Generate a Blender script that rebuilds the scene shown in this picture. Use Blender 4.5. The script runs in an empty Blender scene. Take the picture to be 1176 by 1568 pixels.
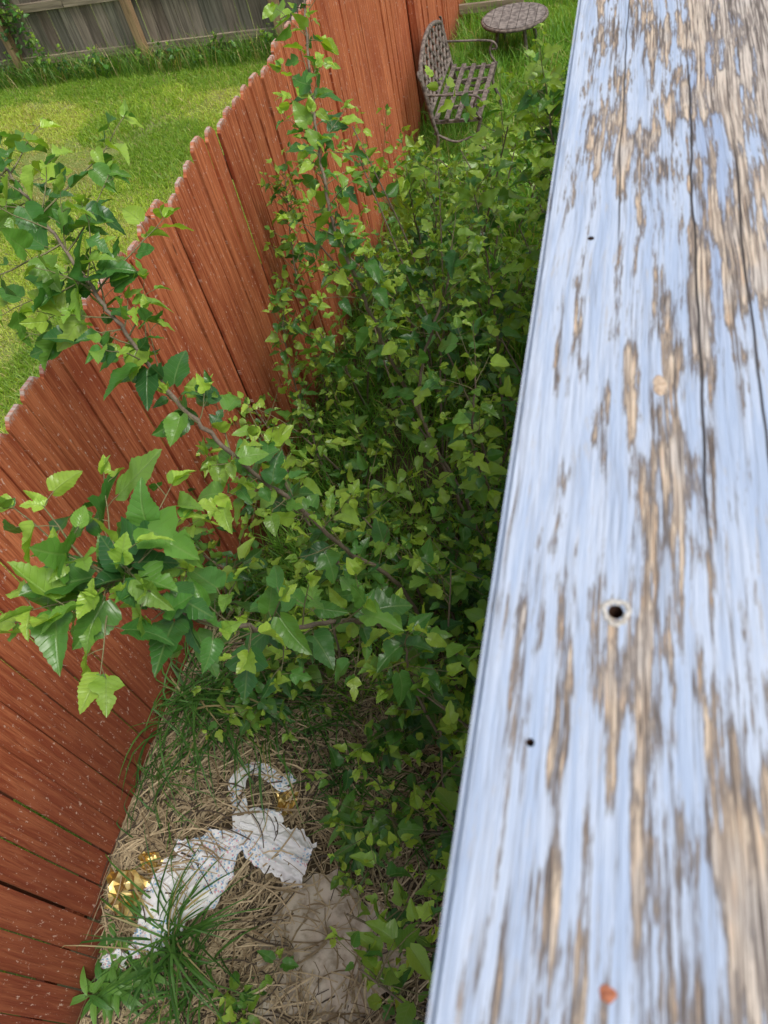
import bpy, bmesh, math
import numpy as np
from mathutils import Vector, Matrix
rng = np.random.default_rng(7)
scene = bpy.context.scene
COL = scene.collection

# ------------------------------------------------------------------ helpers
def sm(a, b, x):
    t = np.clip((x - a) / (b - a), 0, 1)
    return t * t * (3 - 2 * t)

def ground(x, y):
    x = np.asarray(x, float); y = np.asarray(y, float)
    m = 0.25 * sm(1.05, 1.72, -x) * sm(2.05, 1.85, -x) * sm(-0.1, 0.45, y) * sm(1.9, 1.2, y)
    n = 0.012 * np.sin(x * 3.1 + 1) * np.sin(y * 2.3) + 0.006 * np.sin(x * 9 + y * 5)
    return m + n

class MB:
    def __init__(s):
        s.V=[]; s.F=[]; s.C=[]; s.U=[]; s.M=[]; s.n=0
    def add(s, V, F, C=None, U=None, m=0):
        V=np.asarray(V,np.float32).reshape(-1,3); F=np.asarray(F,np.int32).reshape(-1,4)
        k=len(V)
        if C is None: C=np.ones((k,3))*0.5
        C=np.asarray(C,np.float32)
        if C.ndim==1: C=np.tile(C,(k,1))
        if U is None: U=np.zeros((k,2))
        s.V.append(V); s.F.append(F+s.n); s.C.append(C); s.U.append(np.asarray(U,np.float32)); s.M.append(np.full(len(F),m,np.int32)); s.n+=k
    def mesh(s, name, mats, smooth=True):
        V=np.concatenate(s.V); F=np.concatenate(s.F); C=np.concatenate(s.C); U=np.concatenate(s.U); M=np.concatenate(s.M)
        me=bpy.data.meshes.new(name)
        me.vertices.add(len(V)); me.vertices.foreach_set("co",V.ravel())
        me.loops.add(F.size); me.loops.foreach_set("vertex_index",F.ravel())
        me.polygons.add(len(F)); me.polygons.foreach_set("loop_start",np.arange(0,F.size,4,dtype=np.int32))
        me.polygons.foreach_set("loop_total",np.full(len(F),4,np.int32))
        for m in mats: me.materials.append(m)
        me.polygons.foreach_set("material_index",M)
        me.polygons.foreach_set("use_smooth",np.full(len(F),smooth,bool))
        ca=me.color_attributes.new("Col",'FLOAT_COLOR','POINT')
        ca.data.foreach_set("color",np.concatenate([C,np.ones((len(C),1),np.float32)],1).ravel())
        uv=me.uv_layers.new(name="UVMap"); uv.data.foreach_set("uv",U[F.ravel()].ravel())
        me.update(calc_edges=True); me.validate()
        return me
    def obj(s, name, mats, smooth=True, parent=None):
        o=bpy.data.objects.new(name,s.mesh(name,mats,smooth)); COL.objects.link(o)
        if parent: o.parent=parent
        return o

def box(mb, c, sz, rot=None, C=None, m=0):
    x,y,z=[v/2 for v in sz]
    P=np.array([[-x,-y,-z],[x,-y,-z],[x,y,-z],[-x,y,-z],[-x,-y,z],[x,-y,z],[x,y,z],[-x,y,z]],float)
    if rot is not None: P=P@np.array(rot.to_matrix() if hasattr(rot,'to_matrix') else rot).T
    F=[[0,3,2,1],[4,5,6,7],[0,1,5,4],[1,2,6,5],[2,3,7,6],[3,0,4,7]]
    L=max(range(3),key=lambda i:sz[i]); o=[i for i in range(3) if i!=L]
    U=np.stack([P[:,o[0]]+P[:,o[1]],P[:,L]],1)
    mb.add(P+np.array(c),F,C,U,m)

def tube(mb, pts, r, C=(.1,.1,.1), n=5, m=0):
    pts=np.asarray(pts,float); k=len(pts); r=np.broadcast_to(r,(k,))
    T=np.gradient(pts,axis=0); T/=np.linalg.norm(T,axis=1,keepdims=True)+1e-9
    ref=np.array([0.31,0.92,0.17]); 
    if abs(T[0]@ref)/np.linalg.norm(ref)>.9: ref=np.array([.9,-.2,.3])
    A=np.cross(T,ref); A/=np.linalg.norm(A,axis=1,keepdims=True)+1e-9
    B=np.cross(T,A); a=np.arange(n)*2*np.pi/n
    V=pts[:,None]+r[:,None,None]*(np.cos(a)[None,:,None]*A[:,None]+np.sin(a)[None,:,None]*B[:,None])
    i=np.arange(k-1)[:,None]*n; j=np.arange(n)[None]; j2=(j+1)%n
    F=np.stack([i+j,i+j2,i+n+j2,i+n+j],-1).reshape(-1,4)
    L=np.repeat(np.cumsum(np.r_[0,np.linalg.norm(np.diff(pts,axis=0),axis=1)]),n)
    mb.add(V.reshape(-1,3),F,C,np.stack([np.tile(a,k),L],1),m)

def catmull(P, n=8):
    P=np.asarray(P,float); Q=np.vstack([2*P[0]-P[1],P,2*P[-1]-P[-2]]); out=[]
    for i in range(len(P)-1):
        a,b,c,d=Q[i:i+4]
        for t in np.arange(n)/n:
            out.append(.5*((2*b)+(c-a)*t+(2*a-5*b+4*c-d)*t*t+(-a+3*b-3*c+d)*t**3))
    out.append(P[-1]); return np.array(out)

# ------------------------------------------------------------------ node helper
class NT:
    def __init__(s,name):
        s.m=bpy.data.materials.new(name); s.m.use_nodes=True; s.t=s.m.node_tree
        s.t.nodes.clear(); s.out=s.t.nodes.new('ShaderNodeOutputMaterial')
    def n(s,typ,ins=None,out=0,**kw):
        nd=s.t.nodes.new('ShaderNode'+typ)
        for k,v in kw.items(): setattr(nd,k,v)
        for k,v in (ins or {}).items(): s.set(nd.inputs[k],v)
        return nd.outputs[out] if out is not None else nd
    def set(s,sock,v):
        if isinstance(v,bpy.types.NodeSocket): s.t.links.new(v,sock)
        else:
            if isinstance(v,(tuple,list)) and len(v)==3 and sock.type=='RGBA': v=(*v,1)
            sock.default_value=v
    def math(s,op,a,b=0.0,clamp=False): return s.n('Math',{0:a,1:b},operation=op,use_clamp=clamp)
    def mul(s,a,b): return s.math('MULTIPLY',a,b)
    def add(s,a,b): return s.math('ADD',a,b)
    def ramp(s,x,a,b,lo=0.,hi=1.): return s.n('MapRange',{0:x,1:a,2:b,3:lo,4:hi},interpolation_type='SMOOTHSTEP')
    def mix(s,f,a,b,mode='MIX'):
        nd=s.t.nodes.new('ShaderNodeMix'); nd.data_type='RGBA'; nd.blend_type=mode
        s.set(nd.inputs[0],f); s.set(nd.inputs[6],a); s.set(nd.inputs[7],b); return nd.outputs[2]
    def vec(s,v,sc,loc=(0,0,0)): return s.n('Mapping',{'Vector':v,'Scale':sc,'Location':loc})
    def noise(s,v,scale=1,detail=4,rough=.5,dist=0): return s.n('TexNoise',{'Vector':v,'Scale':scale,'Detail':detail,'Roughness':rough,'Distortion':dist})
    def bump(s,h,dist,strength=1.0): return s.n('Bump',{'Height':h,'Distance':dist,'Strength':strength})
    def pbr(s,color,rough=.6,normal=None,spec=.5,metal=0.,extra=None):
        ins={'Base Color':color,'Roughness':rough,'Specular IOR Level':spec,'Metallic':metal}
        if normal is not None: ins['Normal']=normal
        if extra: ins.update(extra)
        return s.n('BsdfPrincipled',ins)
    def done(s,sh):
        s.t.links.new(sh,s.out.inputs[0]); return s.m

# ------------------------------------------------------------------ materials
def leaf_mat(name,rough=.36,trans=.3,veins=True,spec=.5):
    t=NT(name); c=t.n('Attribute',attribute_name='Col'); c2=c
    nrm=None
    if veins:
        uv=t.n('TexCoord',out=2); sp=t.n('SeparateXYZ',{0:uv},out=None)
        u=t.math('ABSOLUTE',sp.outputs[0]); v=sp.outputs[1]
        s_=t.math('SUBTRACT',v,t.mul(u,.75))
        w=t.math('ABSOLUTE',t.math('SUBTRACT',t.math('FRACT',t.mul(s_,7.0)),.5))
        lat=t.ramp(w,.07,.0)
        mid=t.ramp(u,.03,.006)
        vn=t.math('MAXIMUM',mid,t.mul(lat,.6))
        c2=t.mix(t.mul(vn,.28),c,(.28,.40,.14))
        h=t.add(t.mul(vn,-1.0),t.mul(w,.6))
        nrm=t.bump(h,.0013,.6)
    p=t.pbr(c2,rough,nrm,spec)
    tr=t.n('BsdfTranslucent',{'Color':t.mix(1.0,c2,(1.5,1.5,.45),'MULTIPLY')})
    return t.done(t.n('MixShader',{0:trans,1:p,2:tr}))
M_leaf=leaf_mat('mulberry_leaf',.32,.36,True,.55)
M_grass=leaf_mat('grass_blade',.5,.42,False)

def attr_mat(name,rough=.8,spec=.3,bs=200,bd=.001,metal=0):
    t=NT(name); c=t.n('Attribute',attribute_name='Col'); o=t.n('TexCoord',out=3)
    nz=t.noise(o,bs,2); c2=t.mix(t.ramp(nz,.3,.7,0,.5),c,t.mix(.6,c,(.03,.025,.02)))
    return t.done(t.pbr(c2,rough,t.bump(nz,bd) if bd else None,spec,metal))
M_bark=attr_mat('bark',.8,.3,150,.001)
M_straw=attr_mat('dry_straw',.7,.3,80,0)

def ground_mat():
    t=NT('ground_soil'); o=t.n('TexCoord',out=3)
    a=t.noise(o,1.3,4); b=t.noise(o,40,5,.7); sp=t.n('SeparateXYZ',{0:o},out=None)
    soil=t.mix(b,(.035,.026,.016),(.16,.12,.07))
    gr=t.mix(b,(.10,.15,.03),(.32,.38,.10))
    thatch=t.mix(b,(.2,.19,.09),(.42,.38,.22))
    gr=t.mix(t.ramp(a,.55,.68),gr,thatch)
    side=t.ramp(sp.outputs[0],-1.74,-1.84)
    far=t.ramp(sp.outputs[1],4.8,6.0)
    c=t.mix(t.math('MAXIMUM',side,t.mul(far,.8)),soil,gr)
    return t.done(t.pbr(c,.95,t.bump(b,.02),.2))
M_ground=ground_mat()

def fence_mat():
    t=NT('orange_stained_cedar'); c=t.n('Attribute',attribute_name='Col'); s=t.n('SeparateColor',{0:c},out=None)
    o=t.n('TexCoord',out=3); uv=t.n('TexCoord',out=2); sp=t.n('SeparateXYZ',{0:uv},out=None)
    off=t.n('CombineXYZ',{0:t.mul(s.outputs[0],7),1:t.mul(s.outputs[0],13),2:0.})
    uvo=t.n('VectorMath',{0:uv,1:off},operation='ADD')
    g=t.noise(t.vec(uvo,(60,2.4,1)),1,6,.68,.35)
    f=t.noise(t.vec(uvo,(260,7,1)),1,3,.6)
    big=t.noise(o,1.7,3,.6)
    base=t.mix(s.outputs[1],(.42,.088,.030),(.60,.165,.060))
    base=t.mix(t.ramp(g,.38,.64),t.mix(.45,base,(.16,.035,.018)),t.mix(.55,base,(.70,.27,.12)))
    base=t.mix(t.ramp(f,.54,.70,0,.6),base,(.16,.042,.022))
    base=t.mix(t.ramp(big,.4,.75,0,.40),base,(.33,.075,.035))
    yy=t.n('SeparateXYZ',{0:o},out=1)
    base=t.mix(t.mul(t.ramp(sp.outputs[1],1.6,.5,0,.62),t.ramp(yy,3.8,1.0)),base,(.17,.042,.024))  # deck shade painted into the stain: near pickets darken towards the bottom
    pk=t.noise(t.vec(uvo,(42,16,1)),1.6,4,.74)
    base=t.mix(t.ramp(pk,.61,.645,0,.8),base,(.70,.50,.40))
    rim=t.math('SUBTRACT',sp.outputs[1],t.mul(t.math('SUBTRACT',pk,.45),.14))
    base=t.mix(t.ramp(rim,1.80,1.84,0,.85),base,(.55,.50,.45))
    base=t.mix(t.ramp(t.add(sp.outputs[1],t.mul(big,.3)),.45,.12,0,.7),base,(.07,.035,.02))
    kn=t.n('TexVoronoi',{'Vector':t.vec(uvo,(9,2.1,1)),'Scale':1.})
    base=t.mix(t.ramp(kn,.085,.03,0,.8),base,(.12,.03,.015))
    return t.done(t.pbr(base,.75,t.bump(g,.006),.25))
M_fence=fence_mat()

def grayfence_mat():
    t=NT('weathered_gray_wood'); c=t.n('Attribute',attribute_name='Col'); s=t.n('SeparateColor',{0:c},out=None)
    uv=t.n('TexCoord',out=2)
    off=t.n('CombineXYZ',{0:t.mul(s.outputs[0],9),1:t.mul(s.outputs[1],5),2:0.})
    uvo=t.n('VectorMath',{0:uv,1:off},operation='ADD')
    g=t.noise(t.vec(uvo,(30,1.6,1)),1,5,.65,.3)
    b=t.mix(t.ramp(g,.3,.7),t.mix(1,c,(.40,.40,.40),'MULTIPLY'),c)
    return t.done(t.pbr(b,.85,t.bump(g,.004),.2))
M_gray=grayfence_mat()

def rail_mat():
    t=NT('peeling_blue_paint'); o=t.n('TexCoord',out=3)
    sp0=t.n('SeparateXYZ',{0:o},out=None); X0=sp0.outputs[0]; Y=sp0.outputs[1]
    wv=t.noise(t.vec(o,(5,4.5,1)),1,2)
    wob=t.mul(t.math('SUBTRACT',wv,.5),.012)
    X=t.add(X0,wob)
    P=t.n('CombineXYZ',{0:X,1:Y,2:0.})
    ga=t.noise(t.vec(P,(105,5.6,1),(3,1,0)),1,6,.66)
    gb=t.noise(t.vec(P,(650,14,1)),1,3,.70)
    gc=t.noise(t.vec(P,(260,20,1),(9,4,2)),1,4,.75)
    pa=t.noise(t.vec(P,(20,8,1),(1.7,4.2,0)),1,3,.55)
    far=t.mul(t.ramp(X0,.02,.10),t.ramp(Y,.2,.75))
    bias=t.add(t.mul(far,.09),t.mul(t.ramp(Y,.35,.9),.02))
    edge=t.mul(t.ramp(X0,-.018,-.043),-.09)
    wear=t.add(t.add(t.add(t.mul(ga,.60),t.mul(pa,.40)),t.mul(t.math('SUBTRACT',gc,.5),.28)),t.add(bias,edge))
    wood=t.ramp(wear,.530,.544)
    rimm=t.mul(t.ramp(wear,.498,.530),t.ramp(wear,.575,.538))
    wc=t.mix(t.ramp(gb,.40,.58),(.33,.26,.20),(.68,.555,.42))
    wc=t.mix(t.ramp(gc,.54,.68,0,.75),wc,(.60,.41,.26))
    gy=t.mix(t.ramp(gb,.40,.58),(.20,.18,.17),(.56,.52,.48))
    wc=t.mix(t.math('MAXIMUM',t.ramp(pa,.52,.64,0,.85),t.mul(far,.75)),wc,gy)
    pc=t.mix(t.ramp(ga,.36,.58),(.385,.475,.63),(.515,.585,.70))
    pc=t.mix(t.ramp(gb,.52,.66,0,.45),pc,(.32,.38,.50))
    pc=t.mix(t.ramp(gc,.56,.66,0,.60),pc,(.47,.45,.43))
    pc=t.mix(t.mul(t.ramp(X0,.045,.06),t.mul(t.ramp(X0,.085,.066),t.mul(t.ramp(Y,.30,.45),.5))),pc,(.24,.32,.50))
    c=t.mix(wood,pc,wc)
    c=t.mix(t.mul(rimm,t.ramp(gb,.36,.50,.15,.9)),c,(.16,.135,.12))
    gr=t.noise(t.vec(P,(130,2.6,1),(11,2,7)),1,4,.60)
    rid=t.math('ABSOLUTE',t.math('SUBTRACT',gr,.5))
    groove=t.mul(t.ramp(rid,.026,.006),t.ramp(wear,.45,.54,.22,.9))
    c=t.mix(groove,c,(.11,.09,.08))
    def crack(x0,amp,fy,w,y0,y1,off):
        wn=t.noise(t.n('CombineXYZ',{0:off,1:t.mul(Y,fy),2:0.}),1,3,.6)
        d=t.math('ABSOLUTE',t.math('SUBTRACT',t.math('SUBTRACT',X0,x0),t.mul(t.math('SUBTRACT',wn,.5),amp)))
        a=t.mul(t.ramp(Y,y0,y0+.06),t.ramp(Y,y1,y1-.1))
        return t.mul(t.ramp(d,w,w*.35),a)
    ck=t.math('MAXIMUM',crack(.0505,.010,7,.0012,.19,.75,3.3),crack(.079,.008,6,.0010,.0,.62,8.1))
    ck=t.math('MAXIMUM',ck,crack(.004,.010,5,.0008,.42,1.4,5.7))
    c=t.mix(ck,c,(.045,.04,.04))
    h=t.add(t.mul(gb,.7),t.mul(gc,-1.0))
    return t.done(t.pbr(c,.8,t.bump(h,.0010),.2))
M_rail=rail_mat()

def simple(name,c1,c2,scale=20,rough=.7,bd=.002,metal=0.,spec=.4,lo=.35,hi=.65,detail=5):
    t=NT(name); o=t.n('TexCoord',out=3); nz=t.noise(o,scale,detail,.6)
    return t.done(t.pbr(t.mix(t.ramp(nz,lo,hi),c1,c2),rough,t.bump(nz,bd),spec,metal))
M_iron=simple('rusty_cast_iron',(.075,.06,.052),(.23,.19,.16),30,.7,.001)
M_tan=simple('tan_landscape_fabric',(.30,.25,.18),(.58,.52,.42),16,.9,.003,lo=.3,hi=.6)
M_foil=simple('gold_foil',(.55,.38,.11),(.70,.55,.24),30,.38,.0006,metal=.9)
M_ring=simple('bare_wood_rim',(.40,.37,.32),(.62,.60,.56),300,.8,.0003)
M_hole=simple('hole_dark_brown',(.03,.012,.006),(.09,.04,.02),400,.9,.0002)  # very dark brown for the inside of the drilled holes
M_rust=simple('rusty_nail',(.25,.08,.04),(.45,.17,.09),500,.8,.0002)
M_deck=simple('deck_wood',(.25,.2,.15),(.4,.34,.28),12,.8,.002)
M_blue=simple('old_blue_paint',(.42,.50,.64),(.58,.63,.72),25,.7,.001)
M_lid=simple('old_table_wood',(.12,.105,.095),(.28,.25,.225),25,.85,.003)
M_knot=simple('wood_knot',(.42,.30,.21),(.62,.49,.36),300,.8,.0003)

def cloth_mat():
    t=NT('printed_plastic_film'); o=t.n('TexCoord',out=3)
    d=t.n('TexVoronoi',{'Vector':o,'Scale':85.},out=None)
    big=t.noise(o,5,1)
    hue=t.mix(t.ramp(t.n('SeparateColor',{0:d.outputs[1]},out=0),.66,.70),(.06,.33,.62),(.66,.22,.30))
    dots=t.mul(t.ramp(d.outputs[0],.46,.34),t.ramp(big,.46,.50))
    c=t.mix(t.mul(dots,.75),(.88,.89,.90),hue)
    dirt=t.noise(o,14,4); c=t.mix(t.ramp(dirt,.60,.82,0,.30),c,(.52,.48,.40))
    p=t.pbr(c,.45,t.bump(t.noise(o,40,3,.6),.004),.4)
    return t.done(t.n('MixShader',{0:.12,1:p,2:t.n('BsdfTranslucent',{'Color':(.8,.8,.8)})}))
M_cloth=cloth_mat()

# ------------------------------------------------------------------ ground
def make_ground():
    mb=MB()
    xs=np.unique(np.r_[np.linspace(-120,-12,10),np.linspace(-12,-2.2,40),np.linspace(-2.2,.6,90),np.linspace(.6,6,14),np.linspace(6,120,10)])
    ys=np.unique(np.r_[np.linspace(-60,-3,8),np.linspace(-3,3,130),np.linspace(3,14,40),np.linspace(14,200,12)])
    X,Y=np.meshgrid(xs,ys); Z=ground(X,Y); a,b=X.shape
    i=np.arange(a-1)[:,None]*b; j=np.arange(b-1)[None]
    F=np.stack([i+j,i+j+1,i+b+j+1,i+b+j],-1).reshape(-1,4)
    mb.add(np.stack([X,Y,Z],-1).reshape(-1,3),F); mb.obj('ground',[M_ground])
make_ground()

# ------------------------------------------------------------------ grass patches
def blades(mb,bx,by,bz,h,w,cols,lean=.5,seg=3):
    N=len(bx); az=rng.uniform(0,2*np.pi,N); ln=rng.uniform(.1,1,N)*lean
    D=np.stack([np.cos(az),np.sin(az)],1); S=np.stack([-np.sin(az+rng.normal(0,.6,N)),np.cos(az+rng.normal(0,.6,N))],1)
    ts=np.linspace(0,1,seg+1); V=np.zeros((N,seg+1,2,3))
    for k,t in enumerate(ts):
        off=h*ln*t**1.8; zz=h*(t-.35*ln*t**2)
        ww=w*(1-t**2)*.5+.0003
        for q,sg in enumerate((-1,1)):
            V[:,k,q,0]=bx+D[:,0]*off+S[:,0]*ww*sg
            V[:,k,q,1]=by+D[:,1]*off+S[:,1]*ww*sg
            V[:,k,q,2]=bz+zz
    base=np.arange(N)[:,None]*(seg+1)*2; k=np.arange(seg)[None]*2
    F=np.stack([base+k,base+k+1,base+k+3,base+k+2],-1).reshape(-1,4)
    C=np.repeat(cols[:,None,:],(seg+1)*2,1)*np.tile(np.repeat(np.linspace(.8,1.12,seg+1),2)[None,:,None],(N,1,1))
    mb.add(V.reshape(-1,3),F,C.reshape(-1,3))
def gcols(N,a,b,yel=.1,ycol=(.54,.46,.20)):
    t=rng.random((N,1)); c=np.array(a)*(1-t)+np.array(b)*t
    m=rng.random(N)<yel; c[m]=np.array(ycol)*rng.uniform(.6,1.2,(m.sum(),1)); return c
def patch(name,N,R,h0,h1,w,a,b,yel,lean,seg=2):
    mb=MB(); r=R*np.sqrt(rng.random(N)); th=rng.uniform(0,2*np.pi,N)
    blades(mb,r*np.cos(th),r*np.sin(th),np.full(N,-.01),rng.uniform(h0,h1,N),rng.uniform(.6,1.2,N)*w,gcols(N,a,b,yel),lean,seg)
    return mb.mesh(name,[M_grass])
lawnA=[patch('lawn_patch_a',1800,.42,.025,.06,.008,(.26,.42,.04),(.52,.66,.08),.12,1.4),
       patch('lawn_patch_b',1700,.42,.025,.055,.008,(.40,.52,.08),(.64,.72,.15),.26,1.4),
       patch('lawn_patch_c',1800,.42,.03,.085,.008,(.15,.30,.03),(.34,.51,.06),.06,1.3)]
thin=patch('lawn_patch_thin',1000,.42,.02,.05,.006,(.38,.42,.18),(.58,.54,.28),.6,1.2)
tall=[patch('tall_grass_patch_a',600,.42,.10,.34,.009,(.08,.22,.03),(.20,.42,.05),.06,1.0,3),
      patch('tall_grass_patch_b',600,.42,.10,.26,.0085,(.10,.26,.035),(.26,.48,.06),.1,1.1,3)]
def lowfreq(x,y): return math.sin(x*1.3+.7*y)+math.sin(y*1.9-x*.6+2)+.7*math.sin(x*3.1+y*2.7)
def scatter(parentname,x0,x1,y0,y1,step,chooser,z=0,zs=(.8,1.25)):
    e=bpy.data.objects.new(parentname,None); COL.objects.link(e); k=0
    for yy in np.arange(y0,y1,step):
        for xx in np.arange(x0,x1,step):
            x=xx+rng.uniform(-.5,.5)*step; y=yy+rng.uniform(-.5,.5)*step
            me=chooser(x,y)
            if me is None: continue
            o=bpy.data.objects.new('patch_%d'%k,me); COL.objects.link(o); o.parent=e; k+=1
            o.location=(x,y,float(ground(x,y))+z); o.rotation_euler=(0,0,rng.uniform(0,6.28)); s=rng.uniform(*zs); o.scale=(1,1,s)
    return e
def ch_lawn(x,y):
    if x>-2.15: return lawnA[2] if x<-2.02 else None
    d=math.hypot((x+5.5)/1.5,(y-6.4)/.7)
    if d<.65: return thin
    f=lowfreq(x,y)+rng.normal(0,.5)
    if y>8.2: return lawnA[2]
    return lawnA[1] if f>.4 else (lawnA[2] if f<-1.2 else lawnA[0])
scatter('lawn_grass',-10,-2.0,.4,8.8,.42,ch_lawn)
def ch_tall(x,y):
    if y>5.4 and x>-1.35:
        return lawnA[2] if rng.random()<.75 else tall[1]
    return tall[int(rng.random()<.5)]
scatter('tall_grass',-1.5,.6,1.45,5.3,.50,ch_tall)
scatter('tall_grass',-1.5,.6,5.3,11.5,.40,ch_tall)

# ------------------------------------------------------------------ orange picket fence
def fx(y): return -1.785+.11*float(sm(1.5,5.0,y))
def orange_fence():
    e=bpy.data.objects.new('orange_picket_fence',None); COL.objects.link(e)
    mb=MB(); y=-2.2; i=0
    while y<16:
        w=.106+rng.normal(0,.0025); h=1.83+rng.normal(0,.015); th=.016; ear=.028+rng.normal(0,.003)
        if abs(y-2.62)<.06: h-=.04
        tilt=rng.normal(0,.0022); yaw=rng.normal(0,.06); x=fx(y)+rng.normal(0,.0045)
        zs=[-.05,.6,1.2,h-ear-.004,h]
        rows=[]
        for z in zs:
            hw=w/2 if z<h-.001 else w/2-ear
            for (a,b) in ((-hw,0),(hw,0),(hw,-th),(-hw,-th)):
                rows.append((x+b+a*yaw+.004*math.sin(z*2+i),y+a+tilt*z,z))
        V=np.array(rows); F=[]
        for k in range(len(zs)-1):
            for q in range(4):
                F.append([k*4+q,k*4+(q+1)%4,k*4+4+(q+1)%4,k*4+4+q])
        k=(len(zs)-1)*4; F.append([k,k+1,k+2,k+3])
        U=np.stack([V[:,1]-y,V[:,2]+(1.83-h)],1)
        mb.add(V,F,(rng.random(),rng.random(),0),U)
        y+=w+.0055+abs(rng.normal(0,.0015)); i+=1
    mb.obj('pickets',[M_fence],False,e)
    mb=MB()
    for z in (.3,1.0,1.6):
        ys=np.arange(-2.2,16,2.44)
        for a in ys: 
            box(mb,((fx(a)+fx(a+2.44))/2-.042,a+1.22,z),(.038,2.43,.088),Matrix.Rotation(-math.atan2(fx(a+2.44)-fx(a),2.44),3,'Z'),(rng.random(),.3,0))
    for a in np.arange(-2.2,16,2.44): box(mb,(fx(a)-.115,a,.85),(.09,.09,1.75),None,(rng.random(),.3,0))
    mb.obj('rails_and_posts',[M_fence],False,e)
    mb=MB(); box(mb,(fx(6.75)+.035,6.75,.62),(.06,.09,1.25),None,(.4,0,0)); mb.obj('short_post',[M_fence],False,e)
orange_fence()

def gray_fence():
    e=bpy.data.objects.new('gray_picket_fence',None); COL.objects.link(e)
    mb=MB(); x=-15.
    while x<-1.95:
        w=.14; h=1.83+rng.normal(0,.012); g=rng.uniform(.65,1.15); c=np.array((.37,.335,.27))*g+np.array((rng.uniform(-.01,.04),0,0))
        box(mb,(x,8.95+rng.normal(0,.003),h/2),(w,.016,h),Matrix.Rotation(rng.normal(0,.006),3,'Y'),c); x+=w+.005+abs(rng.normal(0,.003))
    mb.obj('pickets',[M_gray],False,e)
    mb=MB()
    for z in (.16,.72,1.5): 
        for a in np.arange(-15,-2,1.75): box(mb,(a+.875,8.95-.03,z+rng.normal(0,.006)),(1.74,.038,.085),None,np.array((.46,.38,.28))*rng.uniform(.85,1.15))
    mb.obj('rails',[M_gray],False,e)
    mb=MB()
    for a in (-14.2,-12.42,-10.67,-8.92,-7.17,-5.42,-3.67): box(mb,(a,8.95-.094,.9),(.09,.088,1.8),None,(.50,.34,.19))
    mb.obj('posts',[M_gray],False,e)
gray_fence()

# ------------------------------------------------------------------ leaves
def leaf_template(rows,lobed,cols=5):
    ts=np.linspace(0,1,rows); us=np.linspace(-1,1,cols)
    w=.40*np.sin(np.pi*np.clip(ts,0,1)**.60)**.80*(1-.30*ts)
    if lobed: w=w*(1-.50*np.exp(-((ts-.48)/.08)**2))*(1+.22*np.exp(-((ts-.32)/.1)**2))
    w[0]=.10; w[-1]=.004
    ser=np.where(np.arange(rows)%2==0,1.03,.965); ser[0]=1; ser[-1]=1
    X=np.zeros((rows,cols)); Y=np.zeros((rows,cols))
    for i in range(rows):
        for j,u in enumerate(us):
            k=ser[i] if abs(u)>.99 else 1
            X[i,j]=u*w[i]*k; Y[i,j]=ts[i]+(.022*(abs(u)>.99)*(i%2==0)*(0<i<rows-1))-.10*abs(u)*(1-ts[i])**3
    i=np.arange(rows-1)[:,None]*cols; j=np.arange(cols-1)[None]
    F=np.stack([i+j,i+j+1,i+cols+j+1,i+cols+j],-1).reshape(-1,4)
    return X.ravel(),Y.ravel(),F
T_HI=[leaf_template(21,False),leaf_template(21,True)]
T_MD=[leaf_template(8,False),leaf_template(10,True)]
def norm(a): return a/(np.linalg.norm(a,axis=-1,keepdims=True)+1e-9)
def add_leaves(mb,L,T,m=0,lob=.35,jit=.5):
    if not L: return
    P=np.array([l[0] for l in L]); D=norm(np.array([l[1] for l in L])); S=np.array([l[2] for l in L]); C=np.array([l[3] for l in L])
    N=len(L); up=norm(np.array([0,0,1.])+rng.normal(0,jit,(N,3)))
    side=norm(np.cross(D,up)); nor=np.cross(side,D)
    pick=rng.random(N)<lob
    for q in (0,1):
        idx=np.where(pick==bool(q))[0]
        if len(idx)==0: continue
        X,Y,F=T[q]; n=len(X)
        s=S[idx][:,None]; fold=rng.uniform(.05,.75,(len(idx),1)); curl=rng.uniform(-.1,.65,(len(idx),1)); tw=rng.normal(0,.35,(len(idx),1)); wd=rng.uniform(.78,1.15,(len(idx),1))
        ph=rng.uniform(0,6,(len(idx),1)); bd=rng.normal(0,.14,(len(idx),1))
        lx=X[None]*wd+bd*Y[None]**2; ly=Y[None]*np.ones_like(lx)
        ax=np.abs(X[None])
        lz=fold*ax-curl*ly**2*.8+tw*X[None]*ly+.045*np.sin(ly*13+ph+X[None]*4)*ax*3
        V=P[idx][:,None]+s[...,None]*(lx[...,None]*side[idx][:,None]+ly[...,None]*D[idx][:,None]+lz[...,None]*nor[idx][:,None])
        FF=(F[None]+(np.arange(len(idx))*n)[:,None,None]).reshape(-1,4)
        CC=np.repeat(C[idx][:,None],n,1)
        UU=np.repeat(np.stack([X,Y],1)[None],len(idx),0)
        mb.add(V.reshape(-1,3),FF,CC.reshape(-1,3),UU.reshape(-1,2),m)
def leafcol(young):
    a=np.array((.040,.14,.036)); b=np.array((.095,.26,.045)); c=np.array((.35,.53,.07))
    k=np.clip(young+rng.normal(0,.29),0,1)
    col=a+(b-a)*min(1,k*2) if k<.5 else b+(c-b)*(k-.5)*2
    return col*rng.uniform(.85,1.15)
BARK=(.24,.19,.14); GTW=(.22,.21,.10)
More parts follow.
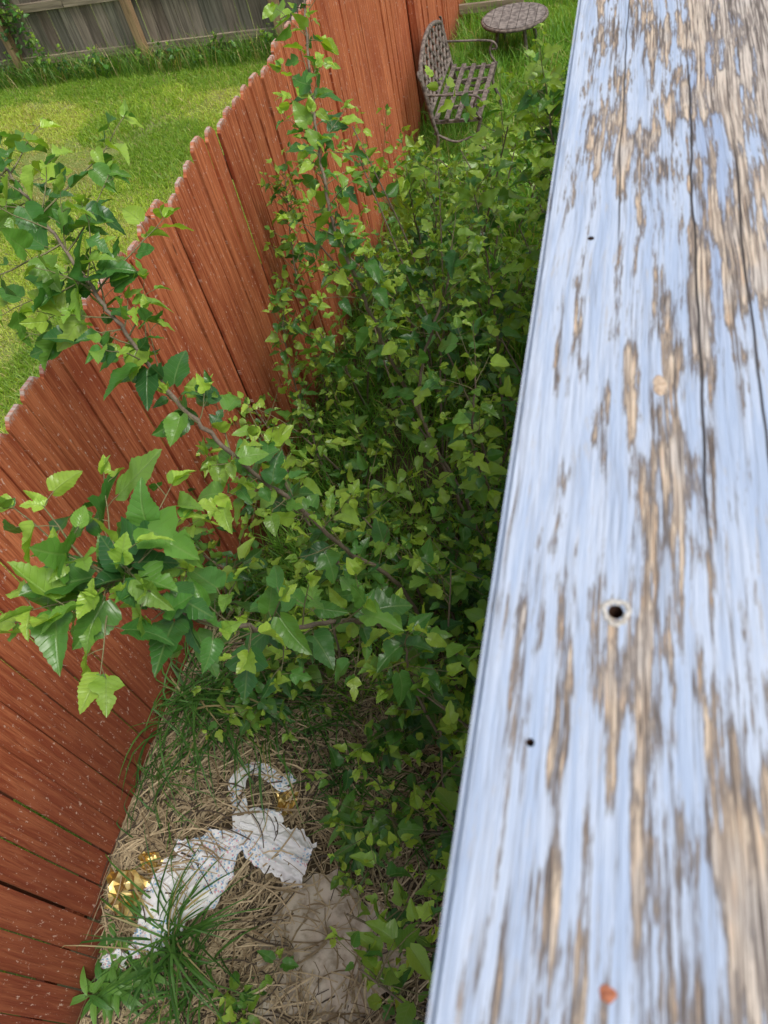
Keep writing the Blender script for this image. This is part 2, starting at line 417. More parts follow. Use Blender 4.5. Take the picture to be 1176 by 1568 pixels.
def twig(mb,L,p,d,length,r,lsz,spacing,young0,hi,pet=True):
    n=max(4,int(length/.04)); pts=[p]; d=d/np.linalg.norm(d); st=length/n
    for k in range(n):
        d=d+rng.normal(0,.09,3)+np.array([0,0,.035]); d/=np.linalg.norm(d); pts.append(pts[-1]+d*st)
    pts=np.array(pts); tube(mb,pts,np.linspace(r,r*.35,len(pts)),GTW,4,1)
    az=rng.uniform(0,6.28); s=spacing*rng.uniform(.3,1)
    while s<length:
        k=s/st; i=min(int(k),len(pts)-2); q=pts[i]+(pts[i+1]-pts[i])*(k-i); t=norm(pts[i+1]-pts[i])
        az+=2.4+rng.normal(0,.5)
        o=np.array([math.cos(az),math.sin(az),0.]); o=norm(o-t*(o@t)*.6+t*.45+np.array([0,0,.1]))
        fr=s/length; pl=lsz*rng.uniform(.25,.45)
        e=q+o*pl
        if pet: tube(mb,np.array([q,q+o*pl*.5+np.array([0,0,.002]),e]),.0009 if hi else .0008,GTW,3,1)
        dirn=o+np.array([0,0,-rng.uniform(-.2,1.0)])+rng.normal(0,.3,3)
        sz=lsz*rng.uniform(.45,1.25)*(1-.45*max(0,fr-.6)/.4)
        L.append((e,dirn,sz,leafcol(young0+.75*fr**2)))
        s+=spacing*rng.uniform(.7,1.3)
    for q in range(2):
        L.append((pts[-1],norm(d+rng.normal(0,.45,3)),lsz*rng.uniform(.3,.6),leafcol(.95)))
def tree(name,ctrl,r0,r1,ntw,tl,lsz,spacing=.05,young=.3,hi=True,tstart=.15,droop=0,extra=None):
    mb=MB(); L=[]; P=catmull(ctrl); 
    P[1:-1]+=rng.normal(0,.003,P[1:-1].shape)
    rr=np.linspace(r0,r1,len(P)); tube(mb,P,rr,BARK,8,1)
    for k in range(ntw):
        t=tstart+(1-tstart)*(k+rng.random())/ntw; f=t*(len(P)-1); i=min(int(f),len(P)-2); p=P[i]+(P[i+1]-P[i])*(f-i)
        T=norm(P[i+1]-P[i]); a=k*2.4+rng.normal(0,.4)
        ref=np.cross(T,[0,0,1.]); ref=norm(ref) if np.linalg.norm(ref)>.1 else np.array([1.,0,0]); rf2=np.cross(T,ref)
        d=math.cos(a)*ref+math.sin(a)*rf2+T*.7+np.array([0,0,.25-droop])
        twig(mb,L,p,d,tl*rng.uniform(.45,1.15)*(1.1-.5*t),.0024,lsz,spacing,young,hi)
    twig(mb,L,P[-1],P[-1]-P[-3],tl*.7,r1,lsz*.9,spacing,young+.2,hi)
    if extra: extra(mb,L)
    add_leaves(mb,L,T_HI if hi else T_MD,lob=.3)
    return mb.obj(name,[M_leaf,M_bark])

A=[(-.70,1.6,0),(-.70,1.57,.3),(-.72,1.49,.8),(-.81,1.37,1.2),(-.88,1.31,1.5),(-.93,1.26,1.7),(-.96,1.21,1.9),(-1.03,1.20,2.1),(-1.07,1.22,2.25),(-1.11,1.24,2.35),(-1.21,1.33,2.42),(-1.36,1.47,2.48),(-1.58,1.68,2.5)]
def exA(mb,L):
    tw=lambda p,d,l,s=.085,y=.4: twig(mb,L,np.array(p),np.array(d),l,.0026,s,.030,y,True)
    tw((-1.30,1.42,2.46),(.15,.5,.12),.34)
    tw((-1.40,1.52,2.49),(-.35,.1,.1),.25); tw((-1.15,1.28,2.38),(-.4,-.2,-.1),.24,y=.3)
    tw((-1.22,1.34,2.43),(-.2,-.5,0),.26,.09); tw((-1.32,1.44,2.47),(-.5,-.3,.05),.22,.09,.5); tw((-1.12,1.25,2.36),(.3,.4,.1),.24,.08,.5)
    tw((-1.20,1.32,2.42),(.1,.5,0),.26,.08); tw((-1.45,1.56,2.49),(-.1,.5,0),.24,.08); tw((-1.08,1.22,2.28),(-.5,.0,-.1),.24,.08,.3)
tree('mulberry_sapling',A,.0095,.003,46,.23,.082,.035,.27,extra=exA)
B=[(-.60,1.4,0),(-.60,1.33,.5),(-.59,1.09,1.2),(-.62,.88,1.6),(-.65,.69,1.9),(-.68,.57,2.15),(-.71,.54,2.3),(-.745,.52,2.36)]
def exB(mb,L):
    for d,l in (((-.5,.1,.15),.20),((-.3,.35,.1),.20),((-.3,-.3,-.05),.17),((.1,-.4,-.1),.16),((-.1,-.35,.1),.12),((.15,.4,.1),.18),((.3,.3,.0),.15)):
        twig(mb,L,np.array((-.735,.525,2.345)),np.array(d),l,.0024,.092,.036,.30,True)
tree('mulberry_sapling',B,.0085,.003,34,.21,.088,.044,.30,extra=exB,tstart=.22)
C=[(-.66,2.36,0),(-.69,2.41,.2),(-.86,2.55,.7),(-.94,2.53,1.1),(-.98,2.51,1.4),(-1.03,2.52,1.7),(-1.07,2.64,1.9),(-1.12,2.84,2.05),(-1.21,3.23,2.25),(-1.27,3.49,2.35)]
tree('mulberry_sapling',C,.0105,.0035,58,.22,.086,.038,.42,tstart=.25)
D=[(-1.62,3.12,0),(-1.60,3.14,.3),(-1.58,3.15,.9),(-1.55,3.22,1.3),(-1.53,3.28,1.5)]
tree('mulberry_sapling',D,.006,.002,42,.21,.055,.028,.5,tstart=.2)
tree('mulberry_sapling',[(-1.5,2.6,0),(-1.5,2.62,.5),(-1.52,2.7,.9),(-1.5,2.78,1.15)],.006,.002,26,.17,.055,.03,.4,tstart=.2)
E=[(-.56,2.2,0),(-.59,2.25,.3),(-.77,2.35,.8),(-.75,2.41,1.1),(-.63,2.50,1.4),(-.60,2.6,1.55)]
tree('mulberry_sapling',E,.011,.0035,20,.24,.086,.048,.40,tstart=.3)
F_=[(-.2,3.0,0),(-.22,3.17,1.0),(-.25,3.3,1.4),(-.30,3.46,1.70)]
tree('mulberry_sapling',F_,.010,.0035,44,.28,.092,.042,.58,tstart=.3)
tree('mulberry_sapling',[(-.5,2.9,0),(-.52,3.0,.7),(-.55,3.1,1.1),(-.62,3.25,1.4)],.008,.003,24,.28,.09,.046,.55,tstart=.3)
tree('mulberry_sapling',[(-1.0,3.7,0),(-1.02,3.8,.5),(-1.08,3.85,.85),(-1.1,3.9,1.15)],.008,.003,22,.26,.088,.046,.55,tstart=.3)
tree('mulberry_sapling',[(-.9,1.6,0),(-1.0,1.62,.6),(-1.12,1.66,1.0),(-1.2,1.75,1.3)],.008,.003,22,.24,.085,.046,.42,tstart=.25)
tree('mulberry_sapling',[(-.35,1.9,0),(-.4,1.95,.7),(-.45,1.9,1.15),(-.42,1.95,1.5)],.008,.003,18,.26,.085,.05,.45,tstart=.3)
tree('mulberry_sapling',[(-.45,1.0,0),(-.5,1.0,.5),(-.55,1.02,.95),(-.52,1.0,1.25)],.008,.003,16,.24,.088,.05,.30,tstart=.3)

def shrub(x,y,h,ntw,lsz,mb,L,spread=.30,young=.12,sp=.036):
    nst=rng.integers(2,4)
    for s in range(nst):
        a=rng.uniform(0,6.28); top=np.array((x+math.cos(a)*h*.35,y+math.sin(a)*h*.35,h*rng.uniform(.8,1.2)))
        b=np.array((x,y,0.)); P=catmull([b,b*.5+top*.5+np.array([rng.normal(0,.05),rng.normal(0,.05),.05]),top],6)
        tube(mb,P,np.linspace(.0075,.003,len(P)),BARK,6,1)
        for k in range(ntw):
            t=rng.uniform(.2,1); f=t*(len(P)-1); i=min(int(f),len(P)-2); p=P[i]+(P[i+1]-P[i])*(f-i)
            az=rng.uniform(0,6.28); d=np.array((math.cos(az),math.sin(az),rng.uniform(.1,1.3)))
            twig(mb,L,p,d,spread*rng.uniform(.5,1.5),.0024,lsz*rng.uniform(.7,1.2),sp,young+.28*(t>.75),False,pet=False)
def hmass(x,y):
    h=.80+.45*math.sin(x*2.7+y*1.3)*math.sin(y*2.1+1)+rng.normal(0,.18)
    h+=.22*float(sm(-.9,-.2,x))
    h*=.62+.38*float(sm(1.66,1.1,-x))
    if y>4.6: h*=.6
    return max(h,.28)
cells=[]
for y in np.arange(1.4,5.4,.46):
    for x in np.arange(-1.42,.1,.46): cells.append((x+rng.uniform(-.23,.23),y+rng.uniform(-.23,.23)))
for y in np.arange(.1,1.35,.36):
    for x in np.arange(-.27 if y<.62 else (-.45 if y<.9 else -.66),.12,.34): cells.append((x+rng.uniform(-.07,.07),y+rng.uniform(-.08,.08)))
rng.shuffle(cells)
G=[cells[i::6] for i in range(6)]
for g in G:
    mb=MB(); L=[]
    for (x,y) in g:
        h=hmass(x,y) if y>1.35 else (.45+.5*float(sm(-.6,-.1,x))+.15*rng.random())
        ls=.070 if y>2.3 else .076
        shrub(x,y,h,8 if y<4.6 else 6,ls*rng.uniform(.8,1.15),mb,L,spread=.30 if y>1.35 else .25,young=.08+.34*rng.random()+(.16 if y>2.3 else 0)-(.08 if y<1.3 else 0))
    add_leaves(mb,L,T_MD,lob=.4,jit=.7)
    mb.obj('mulberry_shrub',[M_leaf,M_bark])

def weedrow():
    mb=MB(); L=[]
    for x in np.arange(-11,-2.1,.24):
        h=rng.uniform(.12,.38)
        for q in range(2): twig(mb,L,np.array((x+rng.uniform(-.1,.1),8.72+rng.uniform(-.12,.1),0)),np.array((rng.normal(0,.4),-.2+rng.normal(0,.3),1)),h,.002,.075,.03,.05,False,pet=False)
    add_leaves(mb,L,T_MD); o=mb.obj('fence_line_weeds',[M_leaf,M_bark])
    mb=MB(); L=[]
    for q in range(16): twig(mb,L,np.array((-6.95+rng.uniform(-.18,.18),8.80,rng.uniform(0,.9))),np.array((rng.normal(0,.3),-.1,1)),rng.uniform(.4,.8),.003,.07,.03,.35,False,pet=False)
    add_leaves(mb,L,T_MD); mb.obj('climbing_vine',[M_leaf,M_bark])
    mb=MB(); N=4200; bx=rng.uniform(-11,-2,N); 
    blades(mb,bx,8.7+rng.uniform(-.2,.15,N),np.zeros(N),rng.uniform(.12,.4,N),np.full(N,.008),gcols(N,(.07,.18,.025),(.2,.38,.05),.15),.9,4)
    mb.obj('fence_line_grass',[M_grass])
weedrow()

# ------------------------------------------------------------------ straw and long grass
BAG=catmull([(-1.58,.17,0),(-1.44,.42,0),(-1.33,.62,0),(-1.24,.61,0),(-1.05,.58,0)],6)
STRAP=catmull([(-1.33,.62,0),(-1.385,.80,0),(-1.37,.87,0),(-1.2,.88,0)],5)
def straw():
    mb=MB(); N=10500
    x=rng.uniform(-1.80,-.45,N); y=rng.uniform(-.5,1.45,N)
    dB=np.min(np.hypot(x[:,None]-BAG[None,:,0],y[:,None]-BAG[None,:,1]),1); dS=np.min(np.hypot(x[:,None]-STRAP[None,:,0],y[:,None]-STRAP[None,:,1]),1)
    infab=(np.hypot((x+.90)/.30,(y-.28)/.26)<1)
    keep=((x<-.62)|(rng.random(N)<.3))&~((dB<.10)&(rng.random(N)<.93))&~((dS<.035)&(rng.random(N)<.9))&~(infab&(rng.random(N)<.75))
    x=x[keep]; y=y[keep]; N=len(x)
    z=ground(x,y)+rng.uniform(.002,.030,N)
    az=rng.normal(.9,.9,N)+np.where(rng.random(N)<.3,1.5,0); l=rng.uniform(.06,.28,N); cv=rng.normal(0,1.1,N); lift=rng.uniform(-.02,.08,N)
    seg=5; w=rng.uniform(.0011,.0034,N)
    V=np.zeros((N,seg+1,2,3)); px,py=x.copy(),y.copy()
    for k in range(seg+1):
        t=k/seg; a=az+cv*t; zz=np.maximum(ground(px,py)+.003,z+lift*l*4*t*(1-t)+.01*t)
        for q,s in enumerate((-1,1)):
            V[:,k,q,0]=px-np.sin(a)*w*s; V[:,k,q,1]=py+np.cos(a)*w*s; V[:,k,q,2]=zz+s*w*.4
        px=px+np.cos(a)*l/seg; py=py+np.sin(a)*l/seg
        px=np.maximum(px,-1.775)
    base=np.arange(N)[:,None]*(seg+1)*2; k=np.arange(seg)[None]*2
    F=np.stack([base+k,base+k+1,base+k+3,base+k+2],-1).reshape(-1,4)
    t=rng.random((N,1)); C=np.array((.20,.145,.075))*(1-t)+np.array((.62,.50,.31))*t
    C[rng.random(N)<.18]=(.08,.06,.04)
    mb.add(V.reshape(-1,3),F,np.repeat(C,(seg+1)*2,0)); mb.obj('dry_grass_thatch',[M_straw])
straw()
def arcs(name,specs):
    mb=MB()
    for (cx,cy,n,rad,l0,l1,w,dirx,diry) in specs:
        for i in range(n):
            a=rng.uniform(0,6.28); x=cx+rng.normal(0,rad); y=cy+rng.normal(0,rad); x=max(x,-1.76); z=float(ground(x,y))
            l=rng.uniform(l0,l1); d=np.array((math.cos(a)+dirx,math.sin(a)+diry,0)); d/=np.linalg.norm(d)+.01
            p=np.array((x,y,z)); v=np.array((d[0]*.35,d[1]*.35,1.)); pts=[p]; seg=7; bend=rng.uniform(.12,.42)
            for k in range(seg):
                v=v/np.linalg.norm(v); p=p+v*l/seg; p[0]=max(p[0],-1.77); p[2]=max(p[2],float(ground(p[0],p[1]))+.006); pts.append(p.copy()); v=v+d*bend*.8-np.array((0,0,bend))
            pts=np.array(pts); s=norm(np.cross(d,[0,0,1.])+rng.normal(0,.2,3)); ww=w*rng.uniform(.6,1.2)*np.array([.7,.95,1,1,.9,.7,.45,.06])*.5
            V=np.stack([pts-s*ww[:,None],pts+s*ww[:,None]],1).reshape(-1,3); k=np.arange(seg)*2
            t=rng.random(); c=np.array((.035,.12,.022))*(1-t)+np.array((.11,.27,.05))*t
            if rng.random()<.10: c=np.array((.42,.36,.18))
            mb.add(V,np.stack([k,k+1,k+3,k+2],1),c)
    return mb.obj(name,[M_grass])
arcs('long_grass_tuft',[(-1.62,1.08,160,.09,.25,.55,.008,.3,-.4),(-1.45,1.18,140,.12,.2,.5,.008,0,-.5)])
arcs('long_grass_tuft',[(-1.49,.20,85,.035,.22,.5,.009,.15,.35),(-1.40,.08,75,.06,.15,.38,.009,0,.1)])
arcs('long_grass_tuft',[(-1.70,.75,40,.05,.15,.4,.005,.6,0),(-1.12,1.15,60,.08,.15,.4,.007,-.2,-.3),(-.92,.95,60,.08,.15,.35,.007,-.2,-.2),(-1.6,.58,18,.06,.1,.25,.005,0,0),(-.6,.8,60,.10,.15,.35,.007,0,-.2)])
def lance_weed(name,cx,cy,ns,h):
    mb=MB()
    z0=float(ground(cx,cy))
    for s in range(ns):
        a=rng.uniform(0,6.28); b=np.array((cx+rng.normal(0,.05),cy+rng.normal(0,.05),z0)); top=b+np.array((math.cos(a)*.08,math.sin(a)*.08,h*rng.uniform(.6,1)))
        P=catmull([b,(b+top)/2,top],4); tube(mb,P,.0025,(.14,.22,.06),5,1)
        for k in range(15):
            t=.2+.8*k/15; p=b+(top-b)*t; az=k*2.4; l=rng.uniform(.09,.15); d=np.array((math.cos(az),math.sin(az),.55-.5*(1-t)))
            d/=np.linalg.norm(d); sd=norm(np.cross(d,[0,0,1.])); tt=np.linspace(0,1,7)
            c=p+d*l*tt[:,None]-np.array((0,0,1.))*(l*.5*tt**2)[:,None]; w=.013*np.sin(np.pi*tt**.8)+.0006
            up=np.array((0,0,.25)); V=np.stack([c-sd*w[:,None]+up*w[:,None],c,c+sd*w[:,None]+up*w[:,None]],1).reshape(-1,3)
            F=[]
            for i in range(6):
                for j in range(2): F.append([i*3+j,i*3+j+1,i*3+3+j+1,i*3+3+j])
            U=np.stack([np.tile([-.3,0,.3],7),np.repeat(tt,3)],1)
            q=rng.random(); mb.add(V,F,np.array((.06,.20,.04))*(1-q)+np.array((.18,.38,.07))*q,U)
    mb.obj(name,[M_leaf,M_bark])
lance_weed('goldenrod_weed',-1.64,.04,5,.17)
lance_weed('goldenrod_weed',-.88,.72,3,.22)
mb=MB(); L=[]
for (x,y) in ((-.86,.60),(-1.10,.16),(-.9,-.04),(-.62,.24),(-1.17,.06),(-1.06,-.08),(-1.0,.88)):
    for q in range(3): twig(mb,L,np.array((x+rng.normal(0,.03),y+rng.normal(0,.03),0)),np.array((rng.normal(0,.6),rng.normal(0,.6),.8)),rng.uniform(.1,.24),.002,.065,.034,.35,True)
add_leaves(mb,L,T_HI); mb.obj('mulberry_seedlings',[M_leaf,M_bark])

# ------------------------------------------------------------------ litter
def ribbon(mb,ctrl,widths,nw=14,gather=.01,lump=.012,dome=.03,z0=.03,nn=14,fold=6.5):
    P=catmull(ctrl,nn); n=len(P); W=np.interp(np.linspace(0,1,n),np.linspace(0,1,len(widths)),widths)
    T=norm(np.gradient(P,axis=0)); S=np.stack([-T[:,1],T[:,0],0*T[:,0]],1); S=norm(S)
    u=np.linspace(-1,1,nw); ph=rng.uniform(0,6,6)
    s=np.linspace(0,1,n)[:,None]*np.ones((1,nw)); U=u[None]*np.ones((n,1))
    edge=1+.12*np.sin(s*9+ph[0])*np.sign(U)+.06*np.sin(s*23+ph[1])+.05*np.sin(s*51+ph[2])
    V=P[:,None]+S[:,None]*(U*W[:,None]/2*edge)[...,None]
    z=dome*(1-U**2)+gather*np.sin(U*fold+ph[2]+1.4*np.sin(s*5+ph[3]))+lump*np.sin(s*8+U*3+ph[4])*np.cos(U*4+s*4+ph[5])
    z+=.35*gather*np.sin(U*fold*2.3+s*7+ph[0])
    for q in range(6):
        an=rng.uniform(0,3.14); fr=rng.uniform(4,13); z+=gather*.7*(1-np.abs(np.sin(fr*(math.cos(an)*s*1.5+math.sin(an)*U)+ph[q])))**2
    V[...,0]+=.004*np.sin(U*7+s*12+ph[1]); V[...,1]+=.004*np.cos(U*6+s*11)
    V[...,2]=ground(V[...,0],V[...,1])+z0+np.maximum(z,-.008)+P[:,None,2]
    i=np.arange(n-1)[:,None]*nw; j=np.arange(nw-1)[None]
    mb.add(V.reshape(-1,3),np.stack([i+j,i+j+1,i+nw+j+1,i+nw+j],-1).reshape(-1,4))
def cloth():
    mb=MB()
    ribbon(mb,[(-1.58,.17,0),(-1.51,.30,0),(-1.44,.42,0),(-1.385,.53,0),(-1.31,.62,.02)],[.12,.19,.22,.17,.05],48,.008,.006,.026,.034,nn=22,fold=10)
    ribbon(mb,[(-1.50,.47,.012),(-1.40,.54,.022),(-1.31,.61,.035)],[.13,.12,.05],32,.006,.004,.016,.044,nn=20,fold=8)
    ribbon(mb,[(-1.335,.64,.035),(-1.24,.61,.015),(-1.14,.59,0),(-1.04,.58,0)],[.04,.15,.21,.18],48,.008,.005,.02,.040,nn=22,fold=11)
    ribbon(mb,[(-1.32,.57,.035),(-1.27,.68,.02),(-1.19,.72,.0)],[.04,.12,.09],30,.006,.004,.014,.042,nn=18,fold=8)
    ribbon(mb,[(-1.325,.62,.04),(-1.355,.72,.02),(-1.385,.80,.02),(-1.37,.87,.02),(-1.31,.89,.02),(-1.23,.865,.015),(-1.19,.90,.01)],[.05,.06,.055,.05,.055,.07,.055],12,.002,.003,.006,.045,nn=14,fold=5)
    mb.obj('discarded_white_plastic_bag',[M_cloth])
    mb=MB(); ribbon(mb,[(-1.74,.07,0),(-1.69,.10,0),(-1.64,.10,0)],[.04,.06,.05],14,.006,.006,.01,.045,nn=12); mb.obj('white_scrap',[M_cloth])
    mb=MB(); ribbon(mb,[(-1.62,.12,0),(-1.59,.16,0),(-1.56,.19,0)],[.04,.07,.06],14,.006,.006,.01,.045,nn=12); mb.obj('white_scrap',[M_cloth])
    mb=MB(); n=40; X,Y=np.meshgrid(np.linspace(-1,1,n),np.linspace(-1,1,n)); th=np.arctan2(Y,X); m=np.maximum(np.abs(X),np.abs(Y)); rr=np.hypot(X,Y)+1e-6
    k=m/rr*(.92+.10*np.sin(3*th+1)+.05*np.sin(8*th)+.03*np.sin(17*th+2))
    x=-.90+X*k*.30+Y*.06; y=.28+Y*k*.30-X*.04
    z=ground(x,y)+.024+.008*np.sin(x*22)*np.sin(y*17+1)+.004*np.sin(x*60+y*40)
    i=np.arange(n-1)[:,None]*n; j=np.arange(n-1)[None]
    mb.add(np.stack([x,y,z],-1).reshape(-1,3),np.stack([i+j,i+j+1,i+n+j+1,i+n+j],-1).reshape(-1,4)); mb.obj('landscape_fabric',[M_tan])
cloth()
def foil(name,cx,cy,sx,sy):
    mb=MB(); n=11; X,Y=np.meshgrid(np.linspace(-1,1,n),np.linspace(-1,1,n))
    x=cx+X*sx*(1+.2*np.sin(Y*3))+rng.normal(0,sx*.07,X.shape); y=cy+Y*sy*(1+.2*np.cos(X*4))+rng.normal(0,sy*.07,X.shape)
    x=np.maximum(x,-1.765); z=ground(x,y)+.028+rng.uniform(0,.024,X.shape)
    i=np.arange(n-1)[:,None]*n; j=np.arange(n-1)[None]
    mb.add(np.stack([x,y,z],-1).reshape(-1,3),np.stack([i+j,i+j+1,i+n+j+1,i+n+j],-1).reshape(-1,4)); mb.obj(name,[M_foil],False)
foil('gold_foil_wrapper',-1.665,.31,.09,.075); foil('gold_foil_wrapper',-1.20,.80,.04,.055); foil('gold_foil_wrapper',-1.6,.43,.045,.035)

# ------------------------------------------------------------------ garden bench
def bench():
    e=bpy.data.objects.new('garden_bench',None); COL.objects.link(e)
    y0,y1=5.97,6.93; xb,xf=-1.45,-1.06; zs=.42
    mb=MB()
    for k in range(5):
        x=xb+.03+k*(xf-xb-.05)/4; box(mb,(x,(y0+y1)/2,zs+.006*math.cos(k)),(.036,y1-y0,.016))
    for y in np.linspace(y0+.02,y1-.02,5): box(mb,((xb+xf)/2,y,zs-.022),(xf-xb,.024,.022))
    mb.obj('seat',[M_iron],False,e)
    mb=MB(); lean=.16
    def bp(s,h): return np.array((xb-lean*h,y0+s*(y1-y0),zs+.02+h))
    top=lambda s:(.32+.12*math.sin(math.pi*s)**.8)
    S=np.linspace(0,1,25)
    tube(mb,[bp(s,top(s)) for s in S],.018,n=8); tube(mb,[bp(s,.04) for s in S],.016,n=8)
    for s in (0,1): tube(mb,[bp(s,-.05),bp(s,.15),bp(s,.33)],.018,n=8)
    for d in (-1,1):
        for k in np.arange(-.5,1.6,.14):
            pts=[]
            for q in np.linspace(0,1,16):
                h=.04+q*.44; s=k+d*(h-.04)*1.05
                if 0<=s<=1 and h<=top(s): pts.append(bp(s,h))
            if len(pts)>2: tube(mb,pts,.013,n=6)
    for k in range(7):
        s=.08+k*.14; 
        for hh in (.13,.25):
            a=np.linspace(0,2*np.pi,13); 
            if hh+.05<top(s): tube(mb,[bp(s+.038*math.cos(t),hh+.045*math.sin(t)) for t in a],.008,n=6)
    for s in (0,1):
        a=np.linspace(0,1.6*np.pi,14); sg=-1 if s==0 else 1
        tube(mb,[bp(s+sg*(.02+.03*math.sin(t)),.33+.03*math.cos(t)) for t in a],.010,n=6)
    mb.obj('backrest',[M_iron],True,e)
    for nm,y in (('arm_near',y0),('arm_far',y1)):
        mb=MB()
        tube(mb,catmull([(xb-.04,y,zs+.20),(xb+.10,y,zs+.19),(xb+.26,y,zs+.18),(xf-.02,y,zs+.16),(xf+.01,y,zs+.11),(xf-.03,y,zs+.10)],6),.009,n=8)
        tube(mb,catmull([(xf-.02,y,zs+.16),(xf-.05,y,zs+.08),(xf,y,zs-.02)],5),.009,n=8)
        tube(mb,catmull([(xf,y,zs),(xf-.04,y,zs-.15),(xf+.01,y,zs-.3),(xf+.03,y,0)],6),.014,n=8)
        tube(mb,catmull([(xb,y,zs),(xb+.03,y,zs-.15),(xb-.03,y,zs-.3),(xb-.06,y,0)],6),.014,n=8)
        tube(mb,catmull([(xb,y,zs-.1),(xb+.18,y,zs-.18),(xf-.03,y,zs-.12)],6),.010,n=8)
        mb.obj(nm,[M_iron],True,e)
    e.location=(.03,.04,0)
bench()
def rtable():
    e=bpy.data.objects.new('round_patio_table',None); COL.objects.link(e); cx,cy,z,R=-1.00,8.10,.35,.29
    mb=MB(); n=7; w=2*R/n
    for k in range(n):
        a=-R+k*w+.003; b=a+w-.006; pts=12; xs=np.linspace(a,b,pts); yy=np.sqrt(np.maximum(R*R-xs**2,.0004))
        V=[]; 
        for zz in (z,z-.03):
            for x,y in zip(xs,yy): V+= [(cx+x,cy-y,zz),(cx+x,cy+y,zz)]
        m=pts*2; F=[]
        for i in range(pts-1):
            q=i*2; F+=[[q,q+2,q+3,q+1],[m+q,m+q+1,m+q+3,m+q+2],[q,m+q,m+q+2,q+2],[q+1,q+3,m+q+3,m+q+1]]
        F+=[[0,1,m+1,m],[m-2,2*m-2,2*m-1,m-1]]
        mb.add(V,F)
    mb.obj('plank_top',[M_lid],False,e)
    mb=MB(); a=np.linspace(0,2*np.pi,41); tube(mb,np.stack([cx+(R+.012)*np.cos(a),cy+(R+.012)*np.sin(a),0*a+z-.02],1),.017,n=6)
    for t in (.6,2.2,3.8,5.3): tube(mb,[(cx+.18*math.cos(t),cy+.18*math.sin(t),z-.03),(cx+.24*math.cos(t),cy+.24*math.sin(t),0)],.018,n=8)
    mb.obj('rim_and_legs',[M_iron],True,e)
rtable()

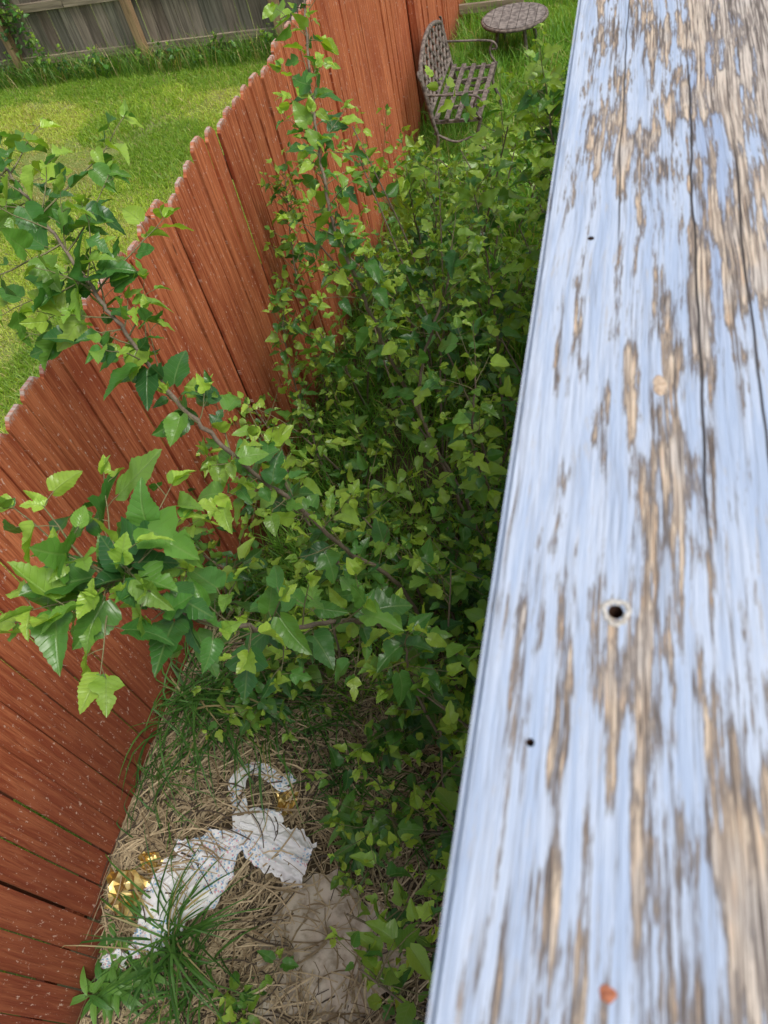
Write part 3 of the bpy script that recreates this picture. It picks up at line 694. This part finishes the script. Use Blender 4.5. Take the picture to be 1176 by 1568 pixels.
# ------------------------------------------------------------------ deck railing
def railing():
    e=bpy.data.objects.new('deck_railing',None); COL.objects.link(e)
    x0,x1,zt,th=-.0439,.131,2.98,.038; ya,yb=-.9,3.9
    bm=bmesh.new(); bmesh.ops.create_cube(bm,size=1); bmesh.ops.scale(bm,vec=(x1-x0,yb-ya,th),verts=bm.verts)
    bmesh.ops.bevel(bm,geom=bm.edges[:],offset=.0035,segments=3,affect='EDGES')
    bmesh.ops.translate(bm,vec=((x0+x1)/2,(ya+yb)/2,-th/2),verts=bm.verts)
    me=bpy.data.meshes.new('top_board'); bm.to_mesh(me); bm.free(); me.materials.append(M_rail); me.materials.append(M_hole)
    o=bpy.data.objects.new('top_board',me); COL.objects.link(o); o.location=(0,0,zt); o.parent=e
    holes=[(.0118,.1757,.0034),(-.0124,.4546,.0022),(-.0189,.1125,.0018)]
    for i,(hx,hy,r) in enumerate(holes):
        bm=bmesh.new()
        bmesh.ops.create_cone(bm,cap_ends=True,segments=24,radius1=r*.8,radius2=r,depth=.024)
        mc=bpy.data.meshes.new('c'); bm.to_mesh(mc); bm.free(); mc.materials.append(M_hole)
        c=bpy.data.objects.new('cutter',mc); COL.objects.link(c); c.location=(hx,hy,zt-.010)
        md=o.modifiers.new('b','BOOLEAN'); md.object=c; md.operation='DIFFERENCE'; md.solver='EXACT'; md.material_mode='TRANSFER'
        bpy.context.view_layer.update(); dg=bpy.context.evaluated_depsgraph_get(); me2=bpy.data.meshes.new_from_object(o.evaluated_get(dg))
        o.modifiers.clear(); o.data=me2; bpy.data.objects.remove(c)
    mb=MB(); a=np.linspace(0,2*np.pi,49); rr=.0051+.0005*np.sin(a*3)+.0003*np.sin(a*7+1)+.0002*np.sin(a*12)
    tube(mb,np.stack([.0118+rr*np.cos(a),.1757+rr*1.1*np.sin(a),0*a+zt-.0006],1),.0014,n=8); mb.obj('screw_hole_rim',[M_ring],True,e)
    def disc(nm,x,y,rx,ry,h,mat):
        bm=bmesh.new(); bmesh.ops.create_uvsphere(bm,u_segments=24,v_segments=12,radius=1); bmesh.ops.scale(bm,vec=(rx,ry,h),verts=bm.verts)
        for v in bm.verts: v.co.x*=1+.12*math.sin(3*math.atan2(v.co.y,v.co.x)+1); v.co.y*=1+.1*math.sin(4*math.atan2(v.co.y,v.co.x))
        m=bpy.data.meshes.new(nm); bm.to_mesh(m); bm.free(); m.materials.append(mat); d=bpy.data.objects.new(nm,m); COL.objects.link(d); d.location=(x,y,zt); d.parent=e
        for p in m.polygons: p.use_smooth=True
    disc('nail_head',.0135,.0324,.0028,.0026,.0005,M_rust)
    disc('wood_knot',.0299,.3176,.0034,.0080,.0004,M_knot)
    mb=MB()
    for y in np.arange(-.85,3.9,1.15): box(mb,(.05,y,zt-.038-.53),(.088,.088,1.06))
    for y in np.arange(-.8,3.85,.115):
        if min(abs(y-q) for q in np.arange(-.85,3.9,1.15))>.07: box(mb,(.05,y,zt-.038-.47),(.036,.036,.86))
    box(mb,(.05,1.5,zt-.96),(.036,4.7,.088))
    mb.obj('posts_and_balusters',[M_blue],False,e)
    e2=bpy.data.objects.new('wooden_deck',None); COL.objects.link(e2); mb=MB()
    for k in range(16): box(mb,(.08+k*.146,1.5,zt-1.12),(.14,4.9,.036))
    box(mb,(-.012,1.5,zt-1.22),(.038,4.9,.19)); box(mb,(2.25,1.5,zt-1.23),(.038,4.9,.18))
    for y in (-.8,1.5,3.8): 
        for x in (.1,2.2): box(mb,(x,y,.87),(.12,.12,1.76))
    mb.obj('boards_and_posts',[M_deck],False,e2)
railing()

# ------------------------------------------------------------------ light
w=bpy.data.worlds.new('World'); scene.world=w; w.use_nodes=True; nt=w.node_tree; bg=nt.nodes['Background']
sky=nt.nodes.new('ShaderNodeTexSky'); sky.sky_type='NISHITA'; sky.sun_disc=False
el,az=math.radians(60),math.radians(110)
sky.sun_elevation=el; sky.sun_rotation=az; sky.dust_density=4; sky.air_density=1.0
hs=nt.nodes.new('ShaderNodeHueSaturation'); hs.inputs['Saturation'].default_value=.55
nt.links.new(sky.outputs[0],hs.inputs['Color']); nt.links.new(hs.outputs[0],bg.inputs[0]); bg.inputs[1].default_value=.15
sd=bpy.data.lights.new('sun','SUN'); sd.energy=2.1; sd.angle=math.radians(20); sd.color=(1,.96,.90)
so=bpy.data.objects.new('sun',sd); COL.objects.link(so)
s=Vector((math.sin(az)*math.cos(el),math.cos(az)*math.cos(el),math.sin(el))); so.rotation_euler=s.to_track_quat('Z','Y').to_euler()
scene.view_settings.view_transform='Standard'; scene.view_settings.look='None'; scene.view_settings.exposure=0

# ------------------------------------------------------------------ camera
cd=bpy.data.cameras.new('camera'); cam=bpy.data.objects.new('camera',cd); COL.objects.link(cam); scene.camera=cam
xa=Vector((.9624,.2073,-.177)).normalized(); za=Vector((.2661,-.5735,.775)); za=(za-xa*za.dot(xa)).normalized(); ya=za.cross(xa)
R=Matrix((xa,ya,za)).transposed().to_4x4(); R.translation=Vector((0,0,3.28)); cam.matrix_world=R
cd.sensor_fit='VERTICAL'; cd.sensor_height=36; cd.lens=36*1162/1568
cd.clip_start=.02; cd.clip_end=600
cd.dof.use_dof=True; cd.dof.focus_distance=2.2; cd.dof.aperture_fstop=12.0
